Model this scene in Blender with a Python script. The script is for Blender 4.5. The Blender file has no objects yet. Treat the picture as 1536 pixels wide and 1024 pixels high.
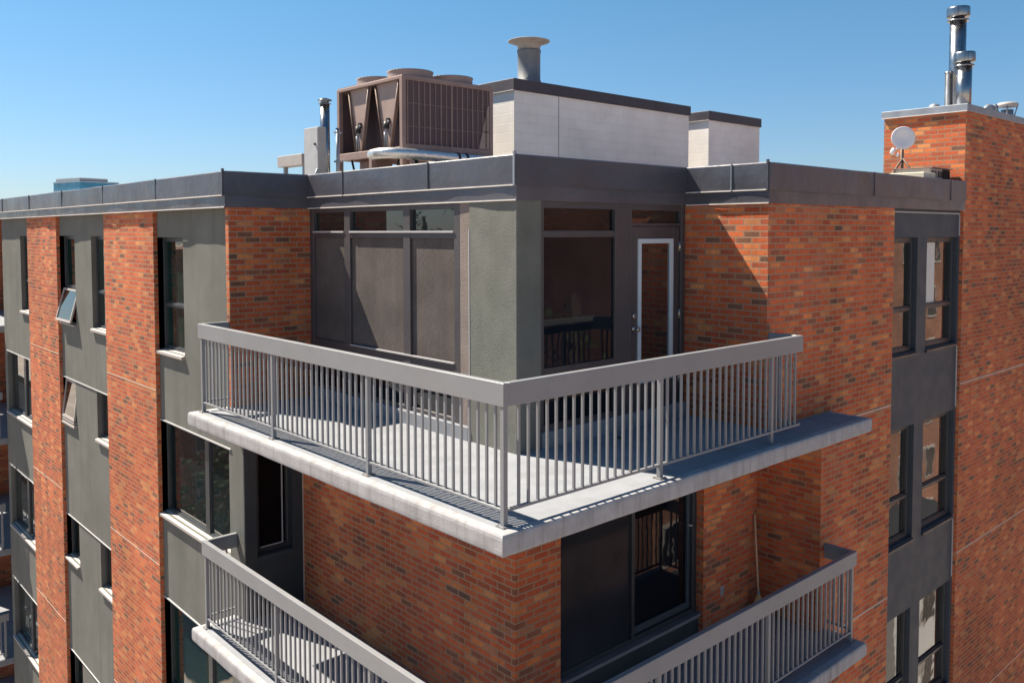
import bpy, math, random
from mathutils import Vector, Matrix
random.seed(7)
SC = bpy.context.scene
COL = SC.collection

# ------------------------------------------------------------------ materials
def new_mat(name):
    m = bpy.data.materials.new(name); m.use_nodes = True
    nt = m.node_tree; nt.nodes.clear()
    out = nt.nodes.new('ShaderNodeOutputMaterial')
    b = nt.nodes.new('ShaderNodeBsdfPrincipled')
    nt.links.new(b.outputs[0], out.inputs[0])
    return m, nt, b

def N(nt, t, **kw):
    n = nt.nodes.new(t)
    for k, v in kw.items(): setattr(n, k, v)
    return n

def ramp(nt, fac, stops, interp='LINEAR'):
    r = nt.nodes.new('ShaderNodeValToRGB'); r.color_ramp.interpolation = interp
    e = r.color_ramp.elements
    while len(e) < len(stops): e.new(0.5)
    for i, (p, c) in enumerate(stops):
        e[i].position = p; e[i].color = (*c, 1) if len(c) == 3 else c
    nt.links.new(fac, r.inputs[0]); return r.outputs[0]

def math_(nt, op, a, b=None):
    n = nt.nodes.new('ShaderNodeMath'); n.operation = op
    for i, v in enumerate((a, b)):
        if v is None: continue
        if isinstance(v, (int, float)): n.inputs[i].default_value = v
        else: nt.links.new(v, n.inputs[i])
    return n.outputs[0]

def mixc(nt, fac, a, b, blend='MIX'):
    n = nt.nodes.new('ShaderNodeMix'); n.data_type = 'RGBA'; n.blend_type = blend
    def put(sock, v):
        if isinstance(v, (int, float)): sock.default_value = v
        elif isinstance(v, tuple): sock.default_value = (*v, 1)
        else: nt.links.new(v, sock)
    put(n.inputs[0], fac); put(n.inputs[6], a); put(n.inputs[7], b)
    return n.outputs[2]

def noise(nt, vec, scale, detail=4, rough=.55):
    n = nt.nodes.new('ShaderNodeTexNoise'); n.inputs['Scale'].default_value = scale
    n.inputs['Detail'].default_value = detail; n.inputs['Roughness'].default_value = rough
    if vec is not None: nt.links.new(vec, n.inputs['Vector'])
    return n.outputs['Fac']

def bump(nt, b, h, strength, dist):
    n = nt.nodes.new('ShaderNodeBump'); n.inputs['Strength'].default_value = strength
    n.inputs['Distance'].default_value = dist
    nt.links.new(h, n.inputs['Height']); nt.links.new(n.outputs[0], b.inputs['Normal']); return n

def wall_uv(nt):
    """world position turned into (along the wall, height) by the side the face looks to"""
    g = N(nt, 'ShaderNodeNewGeometry')
    sp = N(nt, 'ShaderNodeSeparateXYZ'); nt.links.new(g.outputs['Position'], sp.inputs[0])
    sn = N(nt, 'ShaderNodeSeparateXYZ'); nt.links.new(g.outputs['True Normal'], sn.inputs[0])
    ax = math_(nt, 'ABSOLUTE', sn.outputs[0])
    sel = math_(nt, 'GREATER_THAN', ax, 0.6)
    u = nt.nodes.new('ShaderNodeMix'); u.data_type = 'FLOAT'
    nt.links.new(sel, u.inputs[0]); nt.links.new(sp.outputs[0], u.inputs[2]); nt.links.new(sp.outputs[1], u.inputs[3])
    c = N(nt, 'ShaderNodeCombineXYZ')
    nt.links.new(u.outputs[0], c.inputs[0]); nt.links.new(sp.outputs[2], c.inputs[1])
    return c.outputs[0], g.outputs['Position']

def brick_mat(name, stops, mortar, w=.2032, h=.0677, msize=.0085, rough=.85, varscale=.5, vstr=.35, off=.5, zoff=.0, bstr=.5):
    m, nt, b = new_mat(name)
    uv, pos = wall_uv(nt)
    add = N(nt, 'ShaderNodeVectorMath', operation='ADD'); nt.links.new(uv, add.inputs[0]); add.inputs[1].default_value = (20.02, 40.0+zoff, 0)
    br = N(nt, 'ShaderNodeTexBrick'); br.offset = off
    nt.links.new(add.outputs[0], br.inputs['Vector'])
    br.inputs['Color1'].default_value = (0, 0, 0, 1); br.inputs['Color2'].default_value = (1, 1, 1, 1)
    br.inputs['Mortar'].default_value = (.5, .5, .5, 1)
    br.inputs['Scale'].default_value = 1; br.inputs['Mortar Size'].default_value = msize
    br.inputs['Mortar Smooth'].default_value = .15; br.inputs['Bias'].default_value = 0
    br.inputs['Brick Width'].default_value = w; br.inputs['Row Height'].default_value = h
    base = ramp(nt, br.outputs['Color'], stops)
    n1 = noise(nt, pos, varscale, 3); n2 = noise(nt, pos, 38, 5, .7)
    f1 = ramp(nt, n1, [(.3, (1-vstr,)*3), (.7, (1+vstr*.5,)*3)])
    f2 = ramp(nt, n2, [(.25, (.68,)*3), (.75, (1.28,)*3)])
    c = mixc(nt, 1.0, base, f1, 'MULTIPLY'); c = mixc(nt, 1.0, c, f2, 'MULTIPLY')
    mp = N(nt, 'ShaderNodeMapping'); mp.inputs['Scale'].default_value = (3.2, 3.2, .22); nt.links.new(pos, mp.inputs[0])
    n3 = noise(nt, mp.outputs[0], 1, 5, .6)
    c = mixc(nt, 1.0, c, ramp(nt, n3, [(.3, (.74, .72, .70)), (.6, (1.06,)*3)]), 'MULTIPLY')
    n4 = noise(nt, pos, .9, 6, .7)
    c = mixc(nt, ramp(nt, n4, [(.58, (0, 0, 0)), (.8, (.3,)*3)]), c, (.50, .36, .25))
    mcol = mixc(nt, n1, tuple(v*.72 for v in mortar), mortar)
    c = mixc(nt, br.outputs['Fac'], c, mcol)
    nt.links.new(c, b.inputs['Base Color']); b.inputs['Roughness'].default_value = rough
    b.inputs['Specular IOR Level'].default_value = .25
    hgt = math_(nt, 'SUBTRACT', math_(nt, 'MULTIPLY', n2, .35), br.outputs['Fac'])
    bump(nt, b, hgt, bstr, .006)
    return m

BR = [(0, (.15, .08, .055)), (.045, (.24, .098, .058)), (.1, (.33, .092, .048)), (.25, (.43, .088, .040)), (.5, (.55, .135, .050)),
      (.68, (.45, .092, .038)), (.85, (.60, .175, .058)), (.95, (.60, .24, .09)), (1, (.38, .15, .085))]
M = {}
M['brick'] = brick_mat('brick_red', BR, (.36, .225, .15), bstr=1.0)
M['brick_far'] = brick_mat('brick_brown', [(0, (.2, .08, .05)), (.5, (.27, .11, .07)), (1, (.33, .15, .10))], (.3, .22, .17))

def plain(name, col, rough=.6, metal=0, nscale=6, namp=.12, bscale=None, bstr=.2, bdist=.004, spec=.5, stain_or_reflection=None):
    m, nt, b = new_mat(name)
    g = N(nt, 'ShaderNodeNewGeometry'); pos = g.outputs['Position']
    n = noise(nt, pos, nscale, 5, .6)
    c = mixc(nt, 1.0, col, ramp(nt, n, [(.25, (1-namp,)*3), (.75, (1+namp,)*3)]), 'MULTIPLY')
    if stain_or_reflection:
        mp = N(nt, 'ShaderNodeMapping'); mp.inputs['Scale'].default_value = stain_or_reflection[1]
        nt.links.new(pos, mp.inputs[0])
        s = noise(nt, mp.outputs[0], 1, 5, .65)
        c = mixc(nt, ramp(nt, s, [(.5, (0, 0, 0)), (.72, (stain_or_reflection[2],)*3)]), c, stain_or_reflection[0])
    nt.links.new(c, b.inputs['Base Color'])
    b.inputs['Metallic'].default_value = metal; b.inputs['Specular IOR Level'].default_value = spec
    rr = ramp(nt, noise(nt, pos, nscale*1.7, 3), [(.3, (max(rough-.08, .02),)*3), (.7, (min(rough+.08, 1),)*3)])
    nt.links.new(rr, b.inputs['Roughness'])
    if bscale: bump(nt, b, noise(nt, pos, bscale, 4, .65), bstr, bdist)
    return m

M['stucco'] = plain('stucco_greygreen', (.130, .133, .124), .9, 0, 1.3, .18, 90, .45, .006, .2, ((.088, .092, .086), (3.5, 3.5, .28), .6))
M['stucco_rough'] = plain('stucco_coarse', (.150, .155, .142), .92, 0, 2.2, .2, 100, .95, .009, .2, ((.115, .118, .1), (2.5, 2.5, .5), .55))
M['taupe'] = plain('taupe_render', (.21, .175, .16), .9, 0, 3, .15, 60, .7, .01, .2)
M['fascia'] = plain('fascia_dark_metal', (.070, .072, .092), .36, .2, 1.1, .2, 1.7, .5, .03, .5, ((.10, .10, .125), (.9, .9, .5), .4))
M['fascia_low'] = plain('fascia_lower_metal', (.082, .082, .10), .36, .2, 1.4, .2, 2.1, .5, .03, .5)
M['drip_glint'] = plain('drip_edge_glint_metal', (.62, .58, .56), .4, 0, 5, .15)  # pale tone paints the sun glint along the flashing edge
M['cap'] = plain('cap_flashing', (.055, .045, .055), .5, .2, 1.5, .15, 1.5, .2, .02)
M['concrete'] = plain('balcony_concrete', (.215, .228, .258), .9, 0, 3.5, .14, 45, .35, .004, .2, ((.15, .152, .165), (1.6, 1.6, 1.6), .5))
M['concrete_edge'] = plain('slab_edge_concrete', (.31, .31, .33), .92, 0, 5, .18, 75, .5, .006, .2, ((.17, .145, .13), (9, 9, 1.0), .6))
M['rail'] = plain('railing_grey_paint', (.195, .203, .222), .42, 0, 2.5, .07, None, spec=.5, stain_or_reflection=((.2, .195, .2), (1.4, 1.4, 5), .4))
M['rail_worn'] = plain('worn_rail_foot', (.19, .19, .2), .6, 0, 8, .2, None, stain_or_reflection=((.16, .075, .035), (22, 22, 22), .8))
M['frame'] = plain('window_frame_charcoal', (.028, .034, .042), .4, 0, 3, .1)
M['frame_brown'] = plain('window_frame_plum', (.058, .052, .058), .45, 0, 3, .1)
M['sill'] = plain('sill_light_grey', (.34, .31, .30), .6, 0, 8, .1)
M['panel'] = plain('panel_slate_blue', (.038, .051, .070), .6, 0, 2, .1, 120, .15, .003, .4)
M['panel_dark'] = plain('panel_black_green', (.032, .038, .046), .6, 0, 2, .1, 60, .2, .004, .4)
M['trim'] = plain('light_trim', (.36, .36, .38), .6, 0, 5, .1)
M['joint'] = plain('sealant_joint', (.44, .35, .30), .8, 0, 7, .12)
M['white_door'] = plain('door_glazing_frame', (.46, .52, .58), .4, 0, 4, .05)
M['steel'] = plain('galvanised_steel', (.31, .32, .34), .27, 1, 3, .12, 3, .15, .01, .5, ((.10, .11, .13), (26, 26, .15), .8))  # dark vertical streaks paint mirrored surroundings into the steel
M['steel_dull'] = plain('dull_galvanised', (.27, .29, .33), .5, .6, 4, .15)
M['stack'] = plain('stack_grey_paint', (.15, .165, .19), .6, 0, 3, .15, None, spec=.4, stain_or_reflection=((.1, .11, .13), (3, 3, .6), .6))
M['brass'] = plain('satin_nickel', (.55, .5, .45), .3, 1, 6, .05)
M['block'] = None
M['beige'] = plain('chiller_beige_paint', (.245, .165, .148), .55, 0, 4, .15)
M['coil'] = None
M['cap_grey'] = plain('vent_cap_grey', (.34, .31, .285), .6, 0, 5, .15)
M['v_panel'] = plain('chiller_end_panel', (.30, .215, .19), .55, 0, 4, .15)
M['alu'] = plain('insulation_jacket', (.66, .65, .64), .3, .8, 5, .12, 22, .6, .012)
M['shroud'] = plain('fan_shroud', (.24, .185, .17), .55, 0, 4, .12)
M['black'] = plain('black_rubber', (.012, .012, .014), .55, 0, 5, .1)
M['dark'] = plain('gap_shadow_dark', (.006, .006, .007), .9, 0, 5, .1)
M['cream'] = plain('cream_casing', (.52, .47, .37), .6, 0, 4, .1)
M['dish'] = plain('dish_grey_white', (.62, .61, .66), .45, 0, 4, .05)
M['rust'] = plain('mast_brown', (.16, .11, .09), .7, .3, 9, .3)
M['wood'] = plain('broom_handle_wood', (.62, .42, .26), .6, 0, 7, .15)
M['straw'] = plain('broom_straw', (.50, .33, .14), .9, 0, 30, .3, 120, .9, .006)
M['ground'] = plain('ground_asphalt', (.34, .285, .25), .9, 0, .12, .4, 20, .2, .01)
M['roofing'] = plain('roof_gravel', (.22, .21, .2), .95, 0, 12, .3, 60, .6, .01)
M['siding'] = plain('white_siding', (.46, .46, .47), .7, 0, 2, .08)
M['leaf'] = plain('dry_leaves', (.10, .06, .03), .9, 0, 30, .4)
M['bark'] = plain('tree_bark', (.10, .075, .055), .95, 0, 8, .3)
M['foliage'] = plain('tree_leaves', (.06, .085, .03), .8, 0, 3, .35)
M['blueglass'] = plain('tower_blue_glass', (.03, .20, .34), .35, 0, .4, .3)
M['curtain'] = plain('window_blind_white', (.55, .55, .54), .8, 0, 12, .08)

def block_mat():
    m, nt, b = new_mat('painted_concrete_block')
    uv, pos = wall_uv(nt)
    add = N(nt, 'ShaderNodeVectorMath', operation='ADD'); nt.links.new(uv, add.inputs[0]); add.inputs[1].default_value = (20.1, 40.04, 0)
    br = N(nt, 'ShaderNodeTexBrick'); br.offset = .5; nt.links.new(add.outputs[0], br.inputs['Vector'])
    for k, v in (('Scale', 1), ('Mortar Size', .007), ('Mortar Smooth', .3), ('Brick Width', .4064), ('Row Height', .2032)): br.inputs[k].default_value = v
    br.inputs['Color1'].default_value = (.70, .67, .66, 1); br.inputs['Color2'].default_value = (.735, .705, .69, 1); br.inputs['Mortar'].default_value = (.665, .635, .62, 1)
    n = noise(nt, pos, 1.2, 5)
    c = mixc(nt, 1, br.outputs['Color'], ramp(nt, n, [(.3, (.88,)*3), (.7, (1.06,)*3)]), 'MULTIPLY')
    nt.links.new(c, b.inputs['Base Color']); b.inputs['Roughness'].default_value = .75
    h = math_(nt, 'SUBTRACT', math_(nt, 'MULTIPLY', noise(nt, pos, 60, 4), .25), br.outputs['Fac'])
    bump(nt, b, h, .5, .006); return m
M['block'] = block_mat()

def coil_mat():
    m, nt, b = new_mat('condenser_coil_fins')
    uv, pos = wall_uv(nt)
    w = N(nt, 'ShaderNodeTexWave'); w.bands_direction = 'X'; w.inputs['Scale'].default_value = 22; nt.links.new(uv, w.inputs['Vector'])
    c = mixc(nt, w.outputs['Fac'], (.078, .047, .054), (.105, .068, .075))
    nt.links.new(c, b.inputs['Base Color']); b.inputs['Roughness'].default_value = .7
    bump(nt, b, w.outputs['Fac'], .4, .006); return m
M['coil'] = coil_mat()

def screen_mat():
    """woven solar screen stretched over the window"""
    m, nt, b = new_mat('woven_solar_screen')
    uv, pos = wall_uv(nt)
    mp = N(nt, 'ShaderNodeMapping'); mp.inputs['Scale'].default_value = (22, 120, 1); nt.links.new(uv, mp.inputs[0])
    n1 = noise(nt, mp.outputs[0], 1, 3, .7)
    n2 = noise(nt, uv, 2.2, 4)
    n3 = noise(nt, uv, 130, 2, .8)
    c = mixc(nt, 1, (.09, .076, .073), ramp(nt, n1, [(.3, (.68,)*3), (.7, (1.35,)*3)]), 'MULTIPLY')
    c = mixc(nt, 1, c, ramp(nt, n2, [(.3, (.78,)*3), (.7, (1.18,)*3)]), 'MULTIPLY')
    c = mixc(nt, 1, c, ramp(nt, n3, [(.3, (.75,)*3), (.7, (1.25,)*3)]), 'MULTIPLY')
    nt.links.new(c, b.inputs['Base Color']); b.inputs['Roughness'].default_value = .8
    b.inputs['Specular IOR Level'].default_value = .2
    mf = N(nt, 'ShaderNodeMapping'); mf.inputs['Scale'].default_value = (2.4, .25, 1); nt.links.new(uv, mf.inputs[0])
    h = math_(nt, 'ADD', math_(nt, 'MULTIPLY', noise(nt, mf.outputs[0], 1, 2), 12.0), n1)
    bump(nt, b, h, .3, .005); return m
M['screen'] = screen_mat()

def glass_mat(name, base, ior=1.9, wob=.6, rough=.02, spec=.5):
    m, nt, b = new_mat(name)
    g = N(nt, 'ShaderNodeNewGeometry')
    n = noise(nt, g.outputs['Position'], 2.2, 2)
    c = mixc(nt, 1, base, ramp(nt, noise(nt, g.outputs['Position'], .9, 2), [(.3, (.6,)*3), (.7, (1.4,)*3)]), 'MULTIPLY')
    nt.links.new(c, b.inputs['Base Color'])
    b.inputs['Roughness'].default_value = rough; b.inputs['IOR'].default_value = ior
    b.inputs['Specular IOR Level'].default_value = spec
    bump(nt, b, n, wob*.05, .05); return m
M['glass'] = glass_mat('window_glass', (.010, .016, .018))
M['glass_green'] = glass_mat('window_glass_green', (.012, .028, .026), 1.9)
M['glass_bright'] = glass_mat('coated_window_glass', (.012, .014, .015), 2.15, .5)
M['glass_screen'] = glass_mat('screened_glass', (.008, .011, .018), 1.42, .8, .03)
M['mesh_door'] = glass_mat('patio_screen', (.020, .022, .028), 1.42, .4, .12)
M['glass_black'] = glass_mat('unlit_window_glass', (.004, .004, .006), 1.2, .3)
M['glass_door'] = glass_mat('door_glass', (.012, .012, .014), 2.9, .2)
M['glass_dark'] = glass_mat('patio_door_glass', (.004, .005, .008), 1.55, .5)

# ------------------------------------------------------------------ mesh helpers
class MB:
    def __init__(s): s.v = []; s.f = []; s.sm = []
    def quad(s, *pts, smooth=False):
        i = len(s.v); s.v += [Vector(p) for p in pts]; s.f.append(tuple(range(i, i+len(pts)))); s.sm.append(smooth); return s
    def box(s, x0, x1, y0, y1, z0, z1):
        if x0 > x1: x0, x1 = x1, x0
        if y0 > y1: y0, y1 = y1, y0
        if z0 > z1: z0, z1 = z1, z0
        i = len(s.v)
        s.v += [Vector(p) for p in ((x0,y0,z0),(x1,y0,z0),(x1,y1,z0),(x0,y1,z0),(x0,y0,z1),(x1,y0,z1),(x1,y1,z1),(x0,y1,z1))]
        for f in ((0,3,2,1),(4,5,6,7),(0,1,5,4),(1,2,6,5),(2,3,7,6),(3,0,4,7)):
            s.f.append(tuple(i+k for k in f)); s.sm.append(False)
        return s
    def lathe(s, c, prof, n=24, axis=(0,0,1), cap=True):
        """prof: list of (radius, height along the axis)"""
        a = Vector(axis).normalized(); u = a.orthogonal().normalized(); w = a.cross(u); c = Vector(c)
        i = len(s.v)
        for r, h in prof:
            for k in range(n):
                t = 2*math.pi*k/n
                s.v.append(c + a*h + u*(r*math.cos(t)) + w*(r*math.sin(t)))
        for j in range(len(prof)-1):
            for k in range(n):
                k2 = (k+1) % n
                s.f.append((i+j*n+k, i+j*n+k2, i+(j+1)*n+k2, i+(j+1)*n+k)); s.sm.append(True)
        if cap:
            s.f.append(tuple(i+k for k in reversed(range(n)))); s.sm.append(False)
            b = i+(len(prof)-1)*n; s.f.append(tuple(b+k for k in range(n))); s.sm.append(False)
        return s
    def tube(s, pts, r, n=10):
        pts = [Vector(p) for p in pts]; i = len(s.v); m = len(pts)
        up = None
        for j, p in enumerate(pts):
            d = (pts[min(j+1, m-1)] - pts[max(j-1, 0)]).normalized()
            if up is None: up = d.orthogonal().normalized()
            up = (up - d*up.dot(d)).normalized(); w = d.cross(up)
            for k in range(n):
                t = 2*math.pi*k/n; s.v.append(p + up*(r*math.cos(t)) + w*(r*math.sin(t)))
        for j in range(m-1):
            for k in range(n):
                k2 = (k+1) % n
                s.f.append((i+j*n+k, i+j*n+k2, i+(j+1)*n+k2, i+(j+1)*n+k)); s.sm.append(True)
        s.f.append(tuple(i+k for k in reversed(range(n)))); s.sm.append(False)
        b = i+(m-1)*n; s.f.append(tuple(b+k for k in range(n))); s.sm.append(False)
        return s
    def prism(s, poly, z0, z1):
        i = len(s.v); n = len(poly)
        s.v += [Vector((x, y, z0)) for x, y in poly] + [Vector((x, y, z1)) for x, y in poly]
        s.f.append(tuple(i+k for k in reversed(range(n)))); s.f.append(tuple(i+n+k for k in range(n))); s.sm += [False, False]
        for k in range(n):
            k2 = (k+1) % n; s.f.append((i+k, i+k2, i+n+k2, i+n+k)); s.sm.append(False)
        return s
    def build(s, name, mat, parent=None, bevel=0, seg=1, base=None):
        root = parent
        off = Vector((0, 0, 0))
        if parent is not None:
            o = parent
            while o is not None: off += o.location; o = o.parent
        if base is not None: off += Vector(base)
        me = bpy.data.meshes.new(name)
        me.from_pydata([v-off for v in s.v], [], s.f); me.update()
        for p, sm in zip(me.polygons, s.sm): p.use_smooth = sm
        me.materials.append(M[mat])
        o = bpy.data.objects.new(name, me); COL.objects.link(o); o.parent = parent
        if base is not None: o.location = base
        if bevel:
            b = o.modifiers.new('bevel', 'BEVEL'); b.width = bevel; b.segments = seg; b.limit_method = 'ANGLE'; b.angle_limit = math.radians(40)
        return o

def tag(o, label=None, cat=None, group=None, kind=None):
    for k, v in (('label', label), ('category', cat), ('group', group), ('kind', kind)):
        if v: o[k] = v
    return o
def thing(name, loc, label, cat, group=None):
    o = bpy.data.objects.new(name, None); o.empty_display_size = .2; o.location = loc; COL.objects.link(o)
    return tag(o, label, cat, group)
def copy(o, parent=None, loc=None):
    c = o.copy(); COL.objects.link(c); c.parent = parent
    if loc is not None: c.location = loc
    return c

# a wall face looking to -x ('x') or -y ('y') with openings and their reveals
def wall(mb, ax, c, u0, u1, z0, z1, holes=(), depth=.1, grid=None):
    P = (lambda u, z, d=0: (c+d, u, z)) if ax == 'x' else (lambda u, z, d=0: (u, c+d, z))
    flip = ax == 'x'
    us = sorted({u0, u1, *[min(max(h[0], u0), u1) for h in holes], *[min(max(h[1], u0), u1) for h in holes]})
    zs = sorted({z0, z1, *[h[2] for h in holes], *[h[3] for h in holes]})
    zs = [z for z in zs if z0 <= z <= z1]
    def Q(a, b, cc, d):
        mb.quad(*((d, cc, b, a) if flip else (a, b, cc, d)))
    for a, b in zip(us, us[1:]):
        for e, f in zip(zs, zs[1:]):
            um, zm = (a+b)/2, (e+f)/2
            if any(h[0] < um < h[1] and h[2] < zm < h[3] for h in holes): continue
            Q(P(a, e), P(b, e), P(b, f), P(a, f))
    for h in holes:
        a, b, e, f = h[:4]
        Q(P(a, e), P(a, e, depth), P(b, e, depth), P(b, e))       # bottom
        Q(P(a, f, depth), P(a, f), P(b, f), P(b, f, depth))       # top
        Q(P(a, e, depth), P(a, e), P(a, f), P(a, f, depth))
        Q(P(b, e), P(b, e, depth), P(b, f, depth), P(b, f))
    return mb

def bx(mb, ax, c0, c1, u0, u1, z0, z1):
    return mb.box(c0, c1, u0, u1, z0, z1) if ax == 'x' else mb.box(u0, u1, c0, c1, z0, z1)

# a window: frame ring with mullions and rails, a pane for each light, an optional sill
def window(parent, ax, c, u0, u1, z0, z1, mull=(), rails=(), fw=.045, depth=.05, fmat='frame', gmat='glass', sill=None, sillmat='sill', mw=.05, railmat=None):
    fr = MB()
    bx(fr, ax, c, c+depth, u0, u0+fw, z0, z1); bx(fr, ax, c, c+depth, u1-fw, u1, z0, z1)
    bx(fr, ax, c, c+depth, u0+fw, u1-fw, z0, z0+fw); bx(fr, ax, c, c+depth, u0+fw, u1-fw, z1-fw, z1)
    cuts = [u0+fw] + [v for m in mull for v in (m-mw/2, m+mw/2)] + [u1-fw]
    for m in mull: bx(fr, ax, c-.004, c+depth, m-mw/2, m+mw/2, z0+fw, z1-fw)
    spans = list(zip(cuts[0::2], cuts[1::2]))
    zc = [z0+fw] + [v for r in rails for v in (r-.022, r+.022)] + [z1-fw]
    for a, b in spans:
        for r in rails: bx(fr, ax, c-.008, c+depth, a, b, r-.022, r+.022)
    w = fr.build('window', fmat, parent, .004)
    for a, b in spans:
        for e, f in zip(zc[0::2], zc[1::2]):
            g = MB(); bx(g, ax, c+depth*.55, c+depth*.8, a-.002, b+.002, e-.002, f+.002); g.build('pane', gmat, w)
            b2 = MB(); t = .018
            bx(b2, ax, c+.012, c+depth*.54, a, a+t, e, f); bx(b2, ax, c+.012, c+depth*.54, b-t, b, e, f)
            bx(b2, ax, c+.012, c+depth*.54, a+t, b-t, e, e+t); bx(b2, ax, c+.012, c+depth*.54, a+t, b-t, f-t, f)
            b2.build('glazing_bead', fmat, w)
    if sill:
        s = MB(); so, si = sill
        a, b, z = u0-.0, u1+.0, z0
        if ax == 'x':
            s.v += [Vector(p) for p in ((so,a,z-.055),(si,a,z-.055),(si,a,z+.012),(so,a,z-.018),(so,b,z-.055),(si,b,z-.055),(si,b,z+.012),(so,b,z-.018))]
        else:
            s.v += [Vector(p) for p in ((b,so,z-.055),(b,si,z-.055),(b,si,z+.012),(b,so,z-.018),(a,so,z-.055),(a,si,z-.055),(a,si,z+.012),(a,so,z-.018))]
        for f in ((0,1,2,3),(7,6,5,4),(0,4,5,1),(3,2,6,7),(0,3,7,4),(1,5,6,2)): s.f.append(f); s.sm.append(False)
        s.build('sill', sillmat, w)
    return w

# sweep a (outward, z) profile along a plan path, mitred
def sweep(mb, path, prof, step=.22, jit=0, inset=0):
    path = [Vector((x, y)) for x, y in path]; n = len(path)
    dirs = [(path[i+1]-path[i]).normalized() for i in range(n-1)]
    nor = [Vector((d.y, -d.x)) for d in dirs]
    rows = []
    for i in range(n-1):
        L = (path[i+1]-path[i]).length; k = max(1, int(L/step))
        m0 = nor[i] if i == 0 else (nor[i-1]+nor[i])/(1+nor[i-1].dot(nor[i]))
        m1 = nor[i] if i == n-2 else (nor[i]+nor[i+1])/(1+nor[i].dot(nor[i+1]))
        ph = [random.uniform(0, 6.28) for _ in range(6)]
        for j in range(k+1):
            t = j/k
            base = path[i].lerp(path[i+1], t)
            if j == 0: off = m0
            elif j == k: off = m1
            else: off = nor[i]
            if 0 < j < k and inset and (t*L < inset or (1-t)*L < inset): continue
            rr = []
            for q, (o, z) in enumerate(prof):
                a = 0
                if jit and 0 < j < k and o > -.05:
                    s = t*L
                    a = jit*(math.sin(s*2.3+ph[0]+z*3)*.5+math.sin(s*5.1+ph[1]+z*9)*.35+math.sin(s*9.7+ph[2]+z*4)*.25)
                p = base + off*(o) + nor[i]*a
                rr.append(Vector((p.x, p.y, z)))
            rows.append((i, rr))
    for (ia, a), (ib, b) in zip(rows, rows[1:]):
        if ia != ib: continue
        for q in range(len(prof)-1):
            mb.quad(a[q], b[q], b[q+1], a[q+1])
    return mb

# ------------------------------------------------------------------ key dimensions (metres; z = 0 is the penthouse balcony floor)
ST = 2.64                          # storey height
ZB = -18.0                         # street level
XF, XS = .495, .555                # pilaster face, stucco face of the left front
YR, YP = .504, .554                # brick face, recessed panel face of the right front
XW, YW = 1.595, 1.581              # penthouse walls
XL, YL = 1.37, 1.37                # walls of the floor below
XR = 4.31                          # brick return of the penthouse recess
XR2 = 5.555                        # brick return of the recess below
YB, YB2 = 5.62, 5.45               # left returns
XT = 9.79                          # tower corner
ZF = 2.478                         # underside of the fascia

BLD = thing('apartment_building', (6, 8, ZB), 'red brick and grey stucco apartment building with corner balconies and dark metal roof edge', 'building')

# ---- brick walls
def boxes(name, mat, lst, parent=None, bevel=0):
    for q in lst: MB().box(*q).build(name, mat, parent or BLD, bevel)
def part(mb, name, mat, bevel=0, label=None):
    o = mb.build(name, mat, BLD, bevel)
    if label: o['label'] = label
    return o
for y0, y1 in ((8.19, 10.43), (13.26, 15.44)):
    part(MB().box(XF, .75, y0, y1, ZB, ZF+.1), 'brick_pilaster', 'brick')
part(MB().box(XF, 1.64, YB, 5.705, -.15, ZF+.1), 'brick_wall', 'brick')
m = MB(); m.box(XR, 7.42, YR, 1.62, -.157, ZF+.1); part(m, 'brick_wall', 'brick')
m = MB(); m.box(XR2, 7.42, YR, 1.5, ZB, -.157); part(m, 'brick_wall', 'brick')
# lower corner walls
m = MB(); wall(m, 'x', XL, YL, YB2+.1, ZB, -.15, (), .1)
part(m, 'brick_wall', 'brick')
m = MB(); wall(m, 'y', YL, XL, XR2+.02, ZB, -.15, [(1.99, 4.408, -2.662-ST*n, -.1551-ST*n) for n in range(1)], .14)
part(m, 'brick_wall', 'brick')
# far end of the left front: recess, far return, rest of the front
m = MB(); m.box(XF, 3.2, 23.0, 40, ZB, ZF+.1); part(m, 'brick_wall', 'brick')
m = MB(); wall(m, 'x', 3.0, 18.0, 23.0, ZB, ZF+.1); part(m, 'brick_wall', 'brick')

# ---- stair tower at the right
m = MB(); m.box(XT, 19, YR, 1.74, ZB, 3.99); part(m, 'brick_tower', 'brick', label='tall brick stair tower rising above the roof at the right')
tw = [o for o in BLD.children if o.name.startswith('brick_tower')][0]
m = MB(); m.box(XT-.035, 19.04, YR-.035, 1.775, 3.975, 4.085); m.build('coping', 'steel_dull', tw, .006)
m = MB(); m.box(XT-.045, XT-.034, YR-.03, 1.77, 3.968, 3.98); m.build('drip_edge', 'drip_glint', tw)

# ---- expansion joints (pale sealant lines at each floor)
for n in range(4):
    z = -.155-n*2.622
    boxes('expansion_joint', 'joint', [(XR2 if n else 5.78, 7.41, YR-.004, YR+.02, z-.011, z+.011), (XT+.003, 19, YR-.004, YR+.02, z-.011, z+.011)])
    z = -.14-n*2.6
    boxes('expansion_joint', 'joint', [(XF-.004, XF+.02, 8.2, 10.42, z-.005, z+.005), (XF-.004, XF+.02, 13.27, 15.43, z-.005, z+.005)])

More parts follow.
